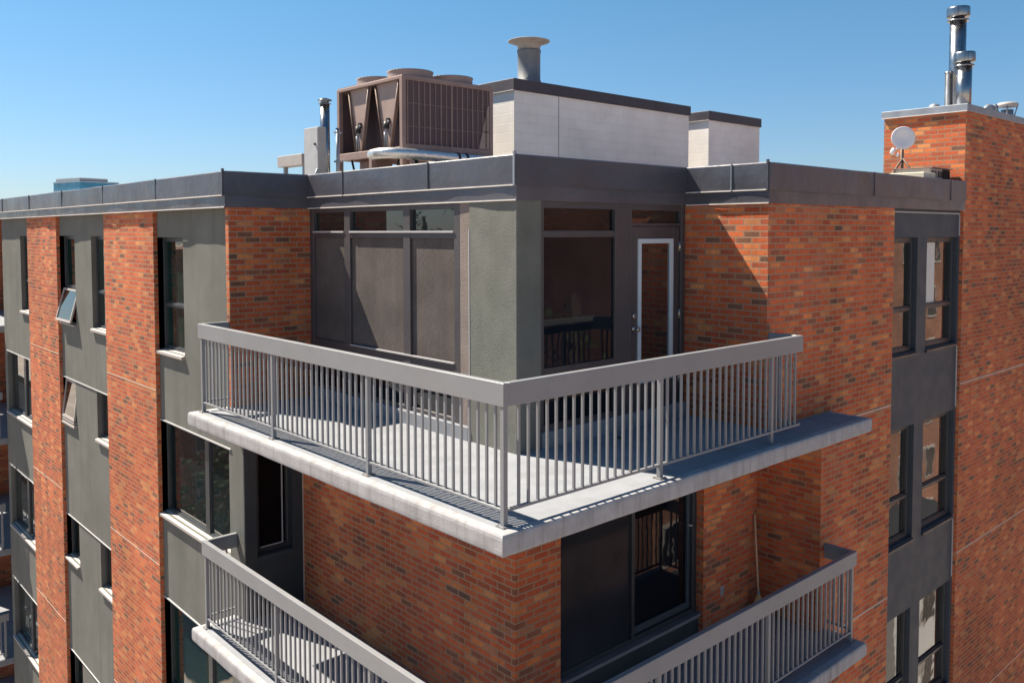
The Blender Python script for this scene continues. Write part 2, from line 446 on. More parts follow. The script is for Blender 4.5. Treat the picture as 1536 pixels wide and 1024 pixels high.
# ---- stucco bays of the left front
A_top = (7.23, 8.19, .47, 2.10)
A_low = [(5.85, 8.19, -1.935-ST*n, -.575-ST*n) for n in range(5)]
B_top = [(12.30, 13.26, .52, 2.11), (10.43, 11.33, .52, 2.11)]
B_low = [h for n in range(5) for h in ((12.45, 13.26, -1.38-ST*n, -.565-ST*n), (10.43, 11.20, -1.38-ST*n, -.565-ST*n))]
C_top = [(15.44, 16.30, .50, 2.10)]
C_low = [(15.44, 17.76, -1.90-ST*n, -.535-ST*n) for n in range(5)]
m = MB(); wall(m, 'x', XS, 5.704, 8.2, -.16, ZF+.1, [A_top], .11); part(m, 'stucco_panel', 'stucco')
m = MB(); wall(m, 'x', XS, YB2, 8.2, ZB, -.16, A_low, .11); part(m, 'stucco_panel', 'stucco')
m = MB(); wall(m, 'x', XS, 10.42, 13.27, ZB, ZF+.1, B_top+B_low, .11); part(m, 'stucco_panel', 'stucco')
m = MB(); wall(m, 'x', XS, 15.43, 18.0, ZB, ZF+.1, C_top+C_low, .11)
m.quad((XS, 18.0, ZB), (3.0, 18.0, ZB), (3.0, 18.0, ZF), (XS, 18.0, ZF)); part(m, 'stucco_panel', 'stucco')
# pale metal flashing over the window heads
for n in range(5):
    z = -.56-ST*n
    boxes('head_flashing', 'trim', [(XS-.014, XS+.02, 10.44, 13.25, z-.002, z+.014), (XS-.014, XS+.02, 15.45, 17.8, z+.026, z+.042), (XS-.016, XS+.02, 5.78, 8.18, z-.012, z+.006)])

WD = XS+.075
sl = (XS-.05, WD+.01)
window(BLD, 'x', WD, *A_top, rails=(1.13,), gmat='glass_green', sill=sl)
for i, h in enumerate(A_low):
    window(BLD, 'x', WD, *h, mull=(6.72,), mw=.13, gmat='glass_green' if i else 'glass', sill=sl)
for h in B_top:
    if h[0] > 12: continue
    window(BLD, 'x', WD, *h, rails=(1.15,), gmat='glass_green', sill=sl)
w = window(BLD, 'x', WD, 12.30, 13.26, 1.13, 2.11, gmat='glass_green')
# lower light of this window is an awning sash standing open
MB().box(WD+.03, WD+.05, 12.33, 13.23, .52, 1.13).build('pane', 'glass_dark', w)
def awning(w, y0, y1, ztop, h, out, gm):
    dz = math.sqrt(h*h-out*out); a = Vector((WD, 0, ztop)); d = Vector((-out, 0, -dz)); nrm = Vector((-dz, 0, out)).normalized()
    mb = MB()
    def bar(ya, yb, t0, t1, th=.03):
        p = [a+d*t0, a+d*t1]
        vs = []
        for q in p:
            for yy in (ya, yb):
                for s_ in (0, th): v = q+nrm*s_; vs.append(Vector((v.x, yy, v.z)))
        i = len(mb.v); mb.v += vs
        for f in ((0,1,3,2),(4,6,7,5),(0,4,5,1),(2,3,7,6),(0,2,6,4),(1,5,7,3)): mb.f.append(tuple(i+k for k in f)); mb.sm.append(False)
    bar(y0, y0+.04, 0, 1); bar(y1-.04, y1, 0, 1); bar(y0+.04, y1-.04, 0, .06); bar(y0+.04, y1-.04, .93, 1)
    o = mb.build('awning_sash', 'sill', w)
    mb = MB(); bar(y0+.04, y1-.04, .06, .93, .015); mb.build('pane', gm, o) if False else mb.build('sash_pane', gm, w)
    s = MB(); s.box(WD-.12, WD+.02, y0, y1, ztop-h-.04, ztop-h-.015); s.build('sill', 'sill', w)
awning(w, 12.31, 13.25, 1.12, .62, .16, 'glass_bright')
for i, h in enumerate(B_low):
    w = window(BLD, 'x', WD, *h, gmat='glass' if i else 'glass_dark', sill=sl)
    if i == 0:
        awning(w, h[0]+.02, h[1]-.02, h[3]-.04, .72, .09, 'glass_bright')
window(BLD, 'x', WD, *C_top[0], rails=(1.14,), gmat='glass_green', sill=sl)
for h in C_low:
    window(BLD, 'x', WD, *h, mull=(16.52,), mw=.16, rails=(), gmat='glass', sill=sl)

# ---- right front: recessed bay of windows and slate panels
R_top = [(7.40, 8.285, .49, 2.085), (8.60, 9.72, .49, 2.085)]
R_low = [h for n in range(5) for h in ((7.40, 8.285, -2.17-ST*n, -.545-ST*n), (8.60, 9.72, -2.17-ST*n, -.545-ST*n))]
m = MB(); wall(m, 'y', YP, 7.40, 9.795, ZB, ZF+.1, R_top+R_low, .10); part(m, 'spandrel_panel', 'panel')
boxes('panel_trim', 'trim', [(9.745, 9.765, YP-.012, YP+.01, *((-.50-ST*n+ST, .46-ST*n+ST) if n else (2.1, 2.42))) for n in range(6)] + [(7.43, 9.76, YP-.012, YP+.01, 2.425, 2.443)])
for i, h in enumerate(R_top+R_low):
    rz = h[2]+.60
    w = window(BLD, 'y', YP+.06, *h, rails=(rz,), fw=.06, depth=.06, gmat='glass_bright', sill=(YP-.03, YP+.075), sillmat='frame')
    if i == 1:
        MB().box(8.68, 9.1, YP+.09, YP+.0925, rz+.03, 2.02).build('window_blind', 'curtain', w)

# ---- penthouse walls
m = MB(); m.box(XW, 1.93, YW, 2.31, -.01, ZF+.1)
part(m, 'stucco_pier', 'stucco_rough', .008, 'rough grey-green stucco corner pier')
part(MB().box(XW+.012, XW+.14, 2.312, 2.47, 0, ZF+.1), 'taupe_panel', 'taupe')
part(MB().box(XW-.004, XW+.012, 2.300, 2.312, 0, 2.2), 'corner_bead', 'trim')
m = MB(); m.box(XW-.02, XW+.2, 2.312, YB, -.01, .15); m.box(1.932, XR, YW-.02, YW+.2, -.01, .16); part(m, 'door_curb', 'concrete', .01)

def framed(ax, c, us, zs, fmat, cells, depth=.07, name='window'):
    """us, zs: lists of (a, b) bars; cells: (u0,u1,z0,z1,mat,name)"""
    fr = MB(); U0, U1 = us[0][0], us[-1][1]
    for a, b in us: bx(fr, ax, c, c+depth, a, b, zs[0][0], zs[-1][1])
    for a, b in zs:
        for (p, q), (r, s) in zip(us, us[1:]): bx(fr, ax, c+.006, c+depth, q, r, a, b)
    o = fr.build(name, fmat, BLD, .004)
    for u0, u1, z0, z1, mt, nm in cells:
        g = MB(); d = .03 if nm == 'solar_screen' else .045
        bx(g, ax, c+d, c+d+.01, u0-.004, u1+.004, z0-.004, z1+.004); g.build(nm, mt, o)
    return o
us = [(5.52, 5.62), (4.63, 4.765), (3.365, 3.50), (2.472, 2.572)]
zs = [(.15, .20), (.69, .79), (2.10, 2.185), (2.42, 2.50)]
cells = []
for hi, lo in zip([u[0] for u in us], [u[1] for u in us[1:]]):
    cells += [(lo, hi, .20, .69, 'glass_dark', 'pane'), (lo, hi, .79, 2.10, 'screen', 'solar_screen'), (lo, hi, 2.185, 2.42, 'glass', 'pane')]
us_s = sorted(us)
framed('x', XW+.012, us_s, zs, 'frame_brown', cells)
# light aluminium edge of the transom rail
boxes('transom_trim', 'trim', [(XW-.003, XW+.012, 2.572, 4.63, 2.165, 2.186), (XW-.003, XW+.012, 4.765, 5.52, 2.165, 2.186), (XW-.003, XW+.012, 2.572, 4.63, .775, .79)])

us = [(1.932, 1.975), (3.052, 3.10)]
zs = [(.16, .22), (.72, .80), (2.115, 2.185), (2.41, 2.50)]
framed('y', YW+.012, us, zs, 'frame_brown', [(1.975, 3.052, .22, .72, 'glass_dark', 'pane'), (1.975, 3.052, .80, 2.115, 'glass_screen', 'solar_screen'), (1.975, 3.052, 2.185, 2.41, 'glass_dark', 'pane')])
part(MB().box(3.10, 3.30, YW+.02, YW+.12, .16, 2.5), 'mullion_panel', 'frame_brown')
us = [(3.30, 3.335), (4.225, 4.30)]
zs = [(.16, .19), (2.235, 2.27), (2.41, 2.50)]
framed('y', YW+.012, us, zs, 'frame_brown', [(3.335, 4.225, 2.27, 2.41, 'glass', 'pane')], name='door_frame')
dr = MB(); y = YW+.035
m = dr; m.box(3.34, 3.455, y, y+.045, .19, 2.232); m.box(4.105, 4.215, y, y+.045, .19, 2.232); m.box(3.455, 4.105, y, y+.045, .19, .455); m.box(3.455, 4.105, y, y+.045, 2.10, 2.232)
door = dr.build('door', 'frame_brown', BLD, .004)
g = MB(); a, b, z0, z1, t = 3.462, 4.098, .462, 2.094, .055
g.box(a, a+t, y-.014, y+.02, z0, z1); g.box(b-t, b, y-.014, y+.02, z0, z1); g.box(a+t, b-t, y-.014, y+.02, z0, z0+t); g.box(a+t, b-t, y-.014, y+.02, z1-t, z1)
g.build('glazing_frame', 'white_door', door, .005)
MB().box(3.455, 4.105, y+.012, y+.03, .455, 2.10).build('door_pane', 'glass_door', door)
h = MB(); h.lathe((3.392, y, 1.09), [(.031, 0), (.031, .012), (.011, .014), (.011, .045), (.026, .055), (.03, .072), (.02, .088)], 16, (0, -1, 0)); h.build('door_knob', 'brass', door)
h = MB(); h.lathe((3.392, y, 1.235), [(.031, 0), (.031, .014), (.02, .022)], 16, (0, -1, 0)); h.build('deadbolt', 'brass', door)
for z in (.45, 1.21, 2.0):
    h = MB(); h.box(4.205, 4.24, y-.006, y+.002, z-.055, z+.055); h.lathe((4.222, y-.008, z-.055), [(.008, 0), (.008, .11)], 8); h.build('hinge', 'brass', door)

# ---- floor below: dark bay wall with its window, patio door
wy = YB2
m = MB(); wall(m, 'y', wy, XS, XL+.02, ZB, -.15, [(.72, 1.22, -1.88, -.28)], .10); part(m, 'bay_wall', 'panel_dark')
w = window(BLD, 'y', wy+.06, .72, 1.22, -1.88, -.28, gmat='glass_black', fw=.05, sill=(wy-.02, wy+.07), sillmat='panel')
m = MB(); m.box(1.095, 1.11, wy+.058, wy+.07, -1.8, -.35); m.box(.80, 1.11, wy+.058, wy+.07, -1.812, -1.798); m.build('glazing_strip', 'trim', w)
part(MB().box(XS+.0, .715, wy-.03, wy, -2.1, -.157), 'corner_board', 'panel_dark')
part(MB().box(XL-.012, XL+.0, YB2-.012, YB2, -2.66, -.157), 'corner_bead', 'joint')

y = YL+.10
m = MB(); z0, z1, a, b = -2.37, -.157, 1.99, 4.408
m.box(a, a+.06, y, y+.10, z0, z1); m.box(b-.075, b, y, y+.10, z0, z1); m.box(a+.06, b-.075, y, y+.10, z0, z0+.05); m.box(a+.06, b-.075, y, y+.10, z1-.06, z1)
sd = m.build('patio_door', 'frame', BLD, .004)
m = MB(); mm = 3.24
m.box(mm-.045, mm+.005, y-.012, y+.03, z0+.05, z1-.06); m.build('meeting_stile', 'frame', sd)
m = MB(); m.box(mm+.005, b-.075, y+.045, y+.07, z0+.05, z0+.13); m.box(b-.13, b-.075, y+.045, y+.07, z0+.13, z1-.06); m.build('sliding_panel', 'panel', sd)
MB().box(mm, b-.1, y+.075, y+.085, z0+.1, z1-.05).build('pane', 'glass_dark', sd)
MB().box(a+.05, mm-.04, y+.015, y+.025, z0+.05, z1-.05).build('solar_screen', 'mesh_door', sd)
m = MB(); m.box(a, b, YL+.02, y+.02, z0-.022, z0); m.box(a, b, YL+.05, y, z0-.06, z0-.045); m.build('track', 'steel_dull', sd)
MB().box(a, b, YL+.07, y+.1, -2.665, z0-.06).build('kick_panel', 'panel_dark', sd)
h = MB(); h.box(b-.115, b-.09, y-.0, y+.045, -1.32, -1.30); h.build('handle', 'trim', sd)
op = MB().box(4.765, 4.835, YL-.008, YL, -2.262, -2.148).build('electrical_outlet', 'trim', BLD, .003)
MB().box(4.785, 4.815, YL-.011, YL-.007, -2.245, -2.165).build('cover_plate', 'steel_dull', op)

# ---- balcony slabs
def slab(poly_fn, z, th, Lx, Ly, name='balcony_slab'):
    """L-shaped slab: weathered outer edges built from a jittered strip, plain inside"""
    top = MB(); T = []
    outer = [(0.0, Ly), (0.0, 0.0), (Lx, 0.0)]
    inner = poly_fn
    top.prism([(.012, Ly-.012), (.012, .012), (Lx-.012, .012)] + inner, z-th+.004, z-.012)
    o = top.build(name, 'concrete', BLD)
    # weathered edge course along the two free sides and the two ends
    ed = MB(); ring = [(inner[-1][0], Ly), (0, Ly), (0, 0), (Lx, 0), (Lx, YR)]
    prof = [(-.02, -th), (-.004, -th+.0), (.0, -th+.012), (.002, -th*.75), (.002, -th*.5), (.002, -th*.25), (-.002, -.016), (-.012, -.003), (-.035, 0), (-.09, 0)]
    pts = [(x, z+dz) for x, dz in prof]
    sweep(ed, ring, pts, .045, .0055, .1)
    o2 = ed.build('slab_edge', 'concrete_edge', o)
    fl = MB()
    P = [(.09-.001, Ly-.09), (.089, .089), (Lx-.089, .089), (Lx-.089, YR+.02)] + inner[1:-1] + [(inner[-1][0], Ly-.09)]
    fl.prism(P, z-.01, z); fl.build('floor_finish', 'concrete', o)
    return o
TH = .157
slab([(5.77, YR+.03), (4.36, YR+.03), (4.36, 1.66), (1.68, 1.66), (1.68, 5.66), (.60, 5.66), (.60, 5.745)], 0, TH, 5.77, 5.745)
slab([(5.74, YR+.03), (5.60, YR+.03), (5.60, 1.6), (1.60, 1.6), (1.60, 5.50), (.60, 5.50), (.60, 5.745)], -2.665, TH, 5.74, 5.745)
# balconies in the far recess at the left end
for n in range(6):
    z = -n*ST
    part(MB().box(-.2, 3.0, 18.22, 22.98, z-.16, z), 'balcony_slab', 'concrete', .015)

# ---- fascia round the roof
path = [(XF-.045, 40), (XF-.045, YB-.012), (XW-.008, YB-.012), (XW-.008, YW-.008), (XR-.012, YW-.008), (XR-.012, YR-.014), (XT, YR-.014)]
m = MB(); sweep(m, path, [(-.25, ZF+.004), (0, ZF), (.002, 2.55), (0, 2.632), (-.05, 2.632)], .15, .005)
fa = part(m, 'roof_fascia', 'fascia_low')
m = MB(); sweep(m, path, [(0, 2.625), (.016, 2.622), (.018, 2.70), (.018, 2.80), (.016, 2.91), (.004, 2.922), (-.32, 2.935), (-.33, 2.75)], .15, .006)
cp = part(m, 'parapet_cladding', 'fascia')
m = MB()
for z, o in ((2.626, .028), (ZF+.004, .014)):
    for a, b in ((0, 1), (2, 3), (4, 5)):  # sunward faces only, where the painted glint belongs
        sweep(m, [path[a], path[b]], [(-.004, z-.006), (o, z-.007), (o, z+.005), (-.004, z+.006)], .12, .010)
m.build('drip_edge', 'drip_glint', fa)
for (pa, pb, st) in ((path[0], path[1], 2.35), (path[2], path[3], 1.75), (path[4], path[5], .55)):
    y = pb[1]+.03
    L = abs(pa[1]-pb[1]); k = y + (st*.78 if L < 10 else st*.95)
    boxes('seam', 'steel_dull' if pb == path[3] else 'fascia', [(pb[0]-.034, pb[0]-.005, pb[1]-.002, pb[1]+.02, 2.62, 2.95)], cp)
    while k < pa[1]-.1:
        boxes('seam', 'steel_dull' if pb == path[5] else 'fascia', [(pb[0]-.027, pb[0]-.01, k, k+.012, 2.624, 2.928)], cp); k += st
for (pa, pb, st) in ((path[3], path[4], 2.9), (path[5], path[6], 2.45)):
    k = pa[0]+st
    while k < pb[0]-.1:
        boxes('seam', 'fascia', [(k, k+.01, pa[1]-.025, pa[1]-.01, 2.624, 2.925)], cp); k += st

# ---- roof deck
m = MB(); m.prism([(XF, 40), (XF, YB+.05), (XW+.1, YB+.05), (XW+.1, YW+.1), (XR+.05, YW+.1), (XR+.05, YR+.06), (19, YR+.06), (19, 40)], 2.6, 2.76)
part(m, 'roof', 'roofing')
# back sides close the shell
m = MB(); m.box(18.6, 19, 1.8, 40, ZB, 2.6); m.box(3.3, 18.6, 39.6, 40, ZB, 2.6); part(m, 'rear_wall', 'brick')

m = MB(); m.lathe((2.86, 1.36, .0005), [(.05, 0), (.05, .004), (.03, .005), (.03, .002)], 20); part(m, 'floor_drain', 'black')
# ------------------------------------------------------------------ railings
PK = MB().box(-.009, .009, -.009, .009, .128, .93)
def railing(name, loc, runs, label):
    """runs: list of (axis, fixed outer face, list of post stations); a panel is made between neighbouring posts"""
    root = thing(name, loc, label, 'railing', 'grey metal balcony railings')
    z = loc[2]
    top = MB()
    for ax, f, st, (e0, e1), side in runs:
        a, b = e0, e1
        c0, c1 = (f, f+.055) if side > 0 else (f-.055, f)
        if ax == 'y': top.box(a, b, c0, c1, z+.895, z+1.07)
        else: top.box(c0, c1, a, b, z+.895, z+1.07)
    top.build('top_rail', 'rail', root, .004)
    picket = None; post = None; plate = None
    for ax, f, st, (e0, e1), side in runs:
        ctr = f+.028*side
        for s in st:
            if s is None: continue
            p = (s, ctr) if ax == 'y' else (ctr, s)
            if post is None:
                post = MB().box(p[0]-.021, p[0]+.021, p[1]-.021, p[1]+.021, z, z+.92).build('post', 'rail', root, .003, base=None)
                post0 = p
                pl = MB().box(p[0]-.045, p[0]+.045, p[1]-.045, p[1]+.045, z+.0005, z+.009)
                for bx_ in (-.033, .033):
                    for by_ in (-.033, .033): pl.lathe((p[0]+bx_, p[1]+by_, z+.009), [(.007, 0), (.007, .007)], 6)
                plate = pl.build('base_plate', 'rail_worn', post)
            else:
                q = copy(post, root, (p[0]-post0[0], p[1]-post0[1], 0)); copy(plate, q)
        ends = [s for s in st if s is not None]
        lo, hi = min([e0]+ends), max([e1]+ends)
        stations = sorted(set([lo+.02] + ends + [hi-.02]))
        stations = [s for i, s in enumerate(stations) if i == 0 or s-stations[i-1] > .07]
        for a, b in zip(stations, stations[1:]):
            pb = MB()
            if ax == 'y': pb.box(a, b, ctr-.016, ctr+.016, z+.108, z+.132)
            else: pb.box(ctr-.016, ctr+.016, a, b, z+.108, z+.132)
            pan = pb.build('railing_panel', 'rail', root, .003)
            k = max(1, round((b-a)/.1015)); dlt = (b-a)/k
            for i in range(1, k):
                s = a+dlt*i
                p = (s, ctr) if ax == 'y' else (ctr, s)
                if picket is None:
                    pm = MB(); pm.box(p[0]-.0095, p[0]+.0095, p[1]-.0095, p[1]+.0095, z+.13, z+.93)
                    picket = pm.build('picket', 'rail', pan); pk0 = p
                else:
                    copy(picket, pan, (p[0]-pk0[0], p[1]-pk0[1], 0))
    return root
railing('balcony_railing', (.116, .116, 0), [
    ('x', .116, [.145, 1.965, 3.79, 5.61], (.116, 5.69), 1),
    ('y', .116, [1.985, 3.805], (.171, 4.388), 1),
    ('y', 5.69, [], (.171, XF-.002), -1),
    ('x', 4.388, [], (.171, YR-.002), -1)], 'grey metal railing with slim pickets around the sunlit upper corner balcony')
railing('balcony_railing', (.116, .116, -2.665), [
    ('x', .116, [.145, 1.965, 3.79, 5.61], (.116, 5.69), 1),
    ('y', .116, [1.985, 3.805, 5.62], (.171, 5.70), 1),
    ('y', 5.69, [], (.171, XS-.002), -1),
    ('x', 5.70, [], (.171, YR-.002), -1)], 'grey metal railing of the lower corner balcony, in front of the patio door and broom')
for n in range(1, 4):
    railing('balcony_railing', (-.15, 18.26, -n*ST), [
        ('y', 18.26, [-.12, .45], (-.15, .53), 1), ('x', -.15, [20.0, 22.9], (18.315, 22.94), 1)],
        ['', 'far balcony railing at the left edge, topmost of the three beyond the stucco', 'far balcony railing at the left edge, middle of the three beyond the stucco',
         'far balcony railing at the left edge, lowest of the three beyond the stucco'][n])

# ------------------------------------------------------------------ rooftop plant
def block_room(loc, x0, x1, y0, y1, top, label):
    r = thing('block_penthouse', loc, label, 'rooftop room', 'white block rooms on the roof')
    m = MB(); m.box(x0, x1, y0, y1, 2.76, top-.22); m.build('block_wall', 'block', r)
    m = MB(); m.box(x0-.04, x1+.04, y0-.04, y1+.04, top-.24, top); m.build('roof_cap', 'cap', r, .006)
    m = MB(); m.box(x0-.052, x0-.039, y0-.03, y1+.03, top-.25, top-.238); m.build('drip_edge', 'drip_glint', r)
    return r
r = block_room((8.12, 8.76, 2.76), 8.12, 14.17, 8.76, 12.6, 5.36, 'long white concrete block room with dark cap, right of the chiller')
m = MB(); m.box(9.435, 9.45, 8.753, 8.765, 2.76, 5.12); m.build('control_joint', 'steel_dull', r)
block_room((15.1, 8.8, 2.76), 15.1, 17.55, 8.8, 12.0, 5.34, 'short white concrete block room with dark cap, farther right')

t = thing('vent_stack', (9.06, 9.3, 5.36), 'grey round vent stack with a flat flared cap on the long white block room', 'vent')
MB().lathe((9.06, 9.3, 5.34), [(.265, 0), (.265, .14), (.25, .15), (.25, .74), (.262, .75), (.262, .8)], 32).build('stack_pipe', 'stack', t)
MB().lathe((9.06, 9.3, 6.14), [(.245, 0), (.25, .09), (.30, .14), (.45, .185), (.465, .20), (.44, .21), (.1, .225)], 32).build('flared_cap', 'cap_grey', t)
m = MB()
for k in range(4):
    an = k*1.57+.5; m.box(9.06+.24*math.cos(an)-.012, 9.06+.24*math.cos(an)+.012, 9.3+.24*math.sin(an)-.012, 9.3+.24*math.sin(an)+.012, 6.05, 6.26)
m.build('bracket', 'steel_dull', t)

# chiller
CX, CY = 5.0, 8.34
ch = thing('rooftop_chiller', (CX, CY, 2.76), 'large brown rooftop chiller with V-shaped coils and round fan shrouds', 'chiller')
x0, x1, y0, y1, z0, z1 = CX, 7.18, CY, 10.6, 3.69, 5.0
m = MB()
for x in (x0, x1-.09):
    for y in (y0, y1-.09): m.box(x, x+.09, y, y+.09, 2.76, z1)
m.box(x0+.09, x1-.09, y0, y0+.07, z1-.07, z1); m.box(x0, x0+.07, y0+.09, y1-.09, z1-.06, z1); m.box(x1-.07, x1, y0+.09, y1-.09, z1-.07, z1); m.box(x0+.09, x1-.09, y1-.07, y1, z1-.07, z1)
m.box(x0+.09, x1-.09, y0, y0+.08, z0-.03, z0+.09); m.box(x0, x0+.08, y0+.09, y1-.09, z0-.11, z0+.03); m.box(x0, x0+.09, 9.35, 9.45, 2.76, z0-.11)
m.box(x0+.02, x1-.02, y1-.08, y1, z0-.1, z0+.05)
m.build('frame', 'beige', ch, .006)
MB().box(x0+.02, x1-.02, y0+.02, y1-.02, z1, z1+.02).build('top_deck', 'beige', ch)
MB().box(x0+.03, x1-.03, y0+.03, y1-.03, z0-.0, z0+.03).build('base_pan', 'beige', ch)
# long side coil with vertical ribs
MB().box(x0+.09, x1-.09, y0+.03, y0+.06, z0+.09, z1-.07).build('coil', 'coil', ch)
m = MB()
for k in range(16):
    x = x0+.13+k*(x1-x0-.26)/15; wd = .012 if k % 2 else .02
    if k == 8: wd = .035
    m.box(x-wd/2, x+wd/2, y0+.012, y0+.03, z0+.09, z1-.07)
for z in (4.1, 4.52): m.box(x0+.09, x1-.09, y0+.018, y0+.026, z-.004, z+.004)
m.build('rib', 'beige', ch)
m = MB(); m.v += [Vector(p) for p in ((x1-.36, y0+.008, z0+.1), (x1-.10, y0+.008, z0+.1), (x1-.10, y0+.008, z0+.95), (x1-.13, y0+.008, z0+.95), (x1-.36, y0+.03, z0+.1), (x1-.10, y0+.03, z0+.1), (x1-.10, y0+.03, z0+.95), (x1-.13, y0+.03, z0+.95))]
for f in ((0,1,2,3),(7,6,5,4),(0,4,5,1),(1,5,6,2),(2,6,7,3),(3,7,4,0)): m.f.append(f); m.sm.append(False)
m.build('sunlit_patch', 'v_panel', ch)  # pale sheet paints the sunlit triangle seen through the coil end
m = MB(); m.box(x1-.19, x1-.17, y0-.004, y0+.008, z0+.12, z0+.9); m.box(x1-.24, x1-.12, y0-.004, y0+.008, z0+.42, z0+.45); m.build('brace', 'rust', ch)
# end: dark back, two V-shaped modules
MB().box(x0+.1, x1-.1, y1-.06, y1-.03, z0+.05, z1-.07).build('coil', 'coil', ch)
MB().box(x0+.34, x0+.37, y0+.09, y1-.09, z0+.03, z1-.06).build('bulkhead', 'coil', ch)
for ya, yb in ((8.50, 9.32), (9.50, 10.26)):
    mid = (ya+yb)/2
    m = MB(); zt, zb = z1-.06, z0+.04
    poly = [(mid-.10, zb), (mid+.10, zb), (yb-.02, zt), (ya+.02, zt)]
    i = len(m.v)
    m.v += [Vector((x0+.08, y, z)) for y, z in poly] + [Vector((x0+.12, y, z)) for y, z in poly]
    for f in ((3,2,1,0),(4,5,6,7),(0,1,5,4),(1,2,6,5),(2,3,7,6),(3,0,4,7)): m.f.append(f); m.sm.append(False)
    vp = m.build('v_panel', 'v_panel', ch)
    for s in (-1, 1):
        m = MB(); e0 = Vector((x0+.055, mid+s*.11, zb)); e1 = Vector((x0+.055, (yb if s > 0 else ya)-s*.02, zt))
        m.tube([e0, e1], .02, 8); m.build('header_pipe', 'beige' if s < 0 else 'rust', vp)
    m = MB(); m.tube([(x0+.04, mid-.05, zb), (x0+.03, mid-.02, zb+.25), (x0+.05, mid+.03, zb+.42), (x0+.03, mid-.1, zb+.5)], .018, 8); m.tube([(x0+.04, mid+.06, zb+.02), (x0+.03, mid+.04, zb+.3)], .014, 8)
    m.build('refrigerant_pipe', 'steel_dull', vp)
    m = MB(); m.lathe((x0+.05, mid+.02, zb+.36), [(.05, 0), (.055, .05), (.045, .13)], 12); m.box(x0+.02, x0+.08, mid-.07, mid-.02, zb+.45, zb+.55); m.build('valve', 'black', vp)
fan = None
for x, y in ((5.62, 8.95), (6.6, 8.95), (5.62, 10.02), (6.6, 10.02)):
    if fan is None:
        fan = MB().lathe((x, y, z1+.02), [(.45, 0), (.43, .03), (.43, .15), (.445, .175), (.42, .175), (.41, .02)], 36, cap=False).build('fan_shroud', 'shroud', ch); f0 = (x, y)
        fb = MB(); fb.lathe((x, y, z1+.03), [(.07, 0), (.07, .06), (.03, .07)], 16)
        for k in range(5):
            t = k*2*math.pi/5; d = Vector((math.cos(t), math.sin(t), 0)); q = Vector((-d.y, d.x, 0)); c = Vector((x, y, z1+.055))
            p = [c+d*.06-q*.04, c+d*.06+q*.04, c+d*.38+q*.1, c+d*.38-q*.08]
            p = [v+Vector((0, 0, .03*(1 if j in (1, 2) else -.3))) for j, v in enumerate(p)]
            i = len(fb.v); fb.v += p + [v+Vector((0, 0, .006)) for v in p]
            for f in ((3,2,1,0),(4,5,6,7),(0,1,5,4),(1,2,6,5),(2,3,7,6),(3,0,4,7)): fb.f.append(tuple(i+kk for kk in f)); fb.sm.append(False)
        blade = fb.build('fan_blade', 'black', fan)
    else:
        q = copy(fan, ch, (x-f0[0], y-f0[1], 0)); copy(blade, q)
m = MB(); m.box(5.3, 5.75, 9.75, 10.25, 2.76, 3.56); m.build('control_box', 'beige', ch, .006)
m = MB(); m.tube([(5.25, 8.75, 3.6), (5.2, 8.8, 3.3), (5.3, 8.9, 3.1), (5.25, 9.0, 2.76)], .035, 8); m.tube([(5.15, 10.3, 3.6), (5.1, 10.1, 3.3), (5.2, 9.9, 3.1), (5.2, 10.0, 2.76)], .022, 8); m.tube([(5.5, 8.6, 3.55), (5.4, 8.6, 3.2), (5.6, 8.7, 3.1), (6.2, 8.7, 3.1)], .05, 8)
m.build('hose', 'black', ch)

pp = thing('insulated_pipe', (5.5, 8.1, 2.76), 'shiny silver insulated pipe with a rounded elbow below the brown chiller', 'pipe')
m = MB(); pts = [(4.62, 8.75, 3.57), (4.55, 8.45, 3.57), (4.60, 8.24, 3.57), (4.72, 8.13, 3.57), (4.9, 8.09, 3.565), (5.2, 8.08, 3.56), (6.0, 8.08, 3.545), (7.0, 8.08, 3.53), (8.0, 8.08, 3.515)]
m.tube(pts, .098, 20); m.build('pipe_run', 'alu', pp)
for x in (6.02, 6.22):
    m = MB(); m.lathe((x, 8.08, 3.543), [(.102, 0), (.11, .01), (.11, .05), (.102, .06)], 20, (1, 0, 0)); m.build('band', 'black', pp)
m = MB(); m.box(5.0, 5.06, 8.05, 8.11, 2.76, 3.45); m.box(6.6, 6.66, 8.05, 8.11, 2.76, 3.45); m.build('support', 'beige', pp)

cb = thing('metal_cabinet', (3.64, 8.954, 2.76), 'tall pale grey metal cabinet standing left of the chiller', 'cabinet')
m = MB(); m.box(3.64, 3.80, 8.954, 9.46, 2.76, 4.02); m.build('case', 'sill', cb, .005)
m = MB(); m.box(3.635, 3.64, 8.975, 9.44, 2.85, 4.0); m.build('cabinet_door', 'trim', cb)
m = MB(); m.lathe((3.632, 9.04, 3.72), [(.022, 0), (.022, .025)], 10, (-1, 0, 0)); m.build('handle', 'black', cb)
m = MB(); m.tube([(3.58, 9.3, 2.8), (3.6, 8.9, 3.28)], .02, 8); m.build('brace', 'steel_dull', cb)
fl = thing('flue_pipe', (3.9, 9.1, 2.76), 'slim shiny flue with a small round cap rising behind the grey cabinet', 'flue')
m = MB(); m.lathe((3.92, 9.2, 2.76), [(.085, 0), (.085, 1.70)], 20); m.build('flue_pipe_body', 'steel', fl)
m = MB(); m.lathe((3.92, 9.2, 4.46), [(.115, 0), (.115, .012), (.075, .02), (.075, .06), (.125, .062), (.125, .078), (.04, .11)], 20); m.build('cap', 'steel', fl)
cp_ = thing('conduit_pole', (3.95, 8.8, 2.76), 'thin dark conduit pole with clamps between the cabinet and the chiller', 'pole')
m = MB(); m.lathe((3.97, 8.86, 2.76), [(.03, 0), (.03, 1.25)], 12); m.build('pole', 'steel_dull', cp_)
m = MB()
for z in (3.2, 3.42, 3.93): m.box(3.92, 4.04, 8.82, 8.9, z-.015, z+.015)
m.build('clamp', 'steel_dull', cp_)
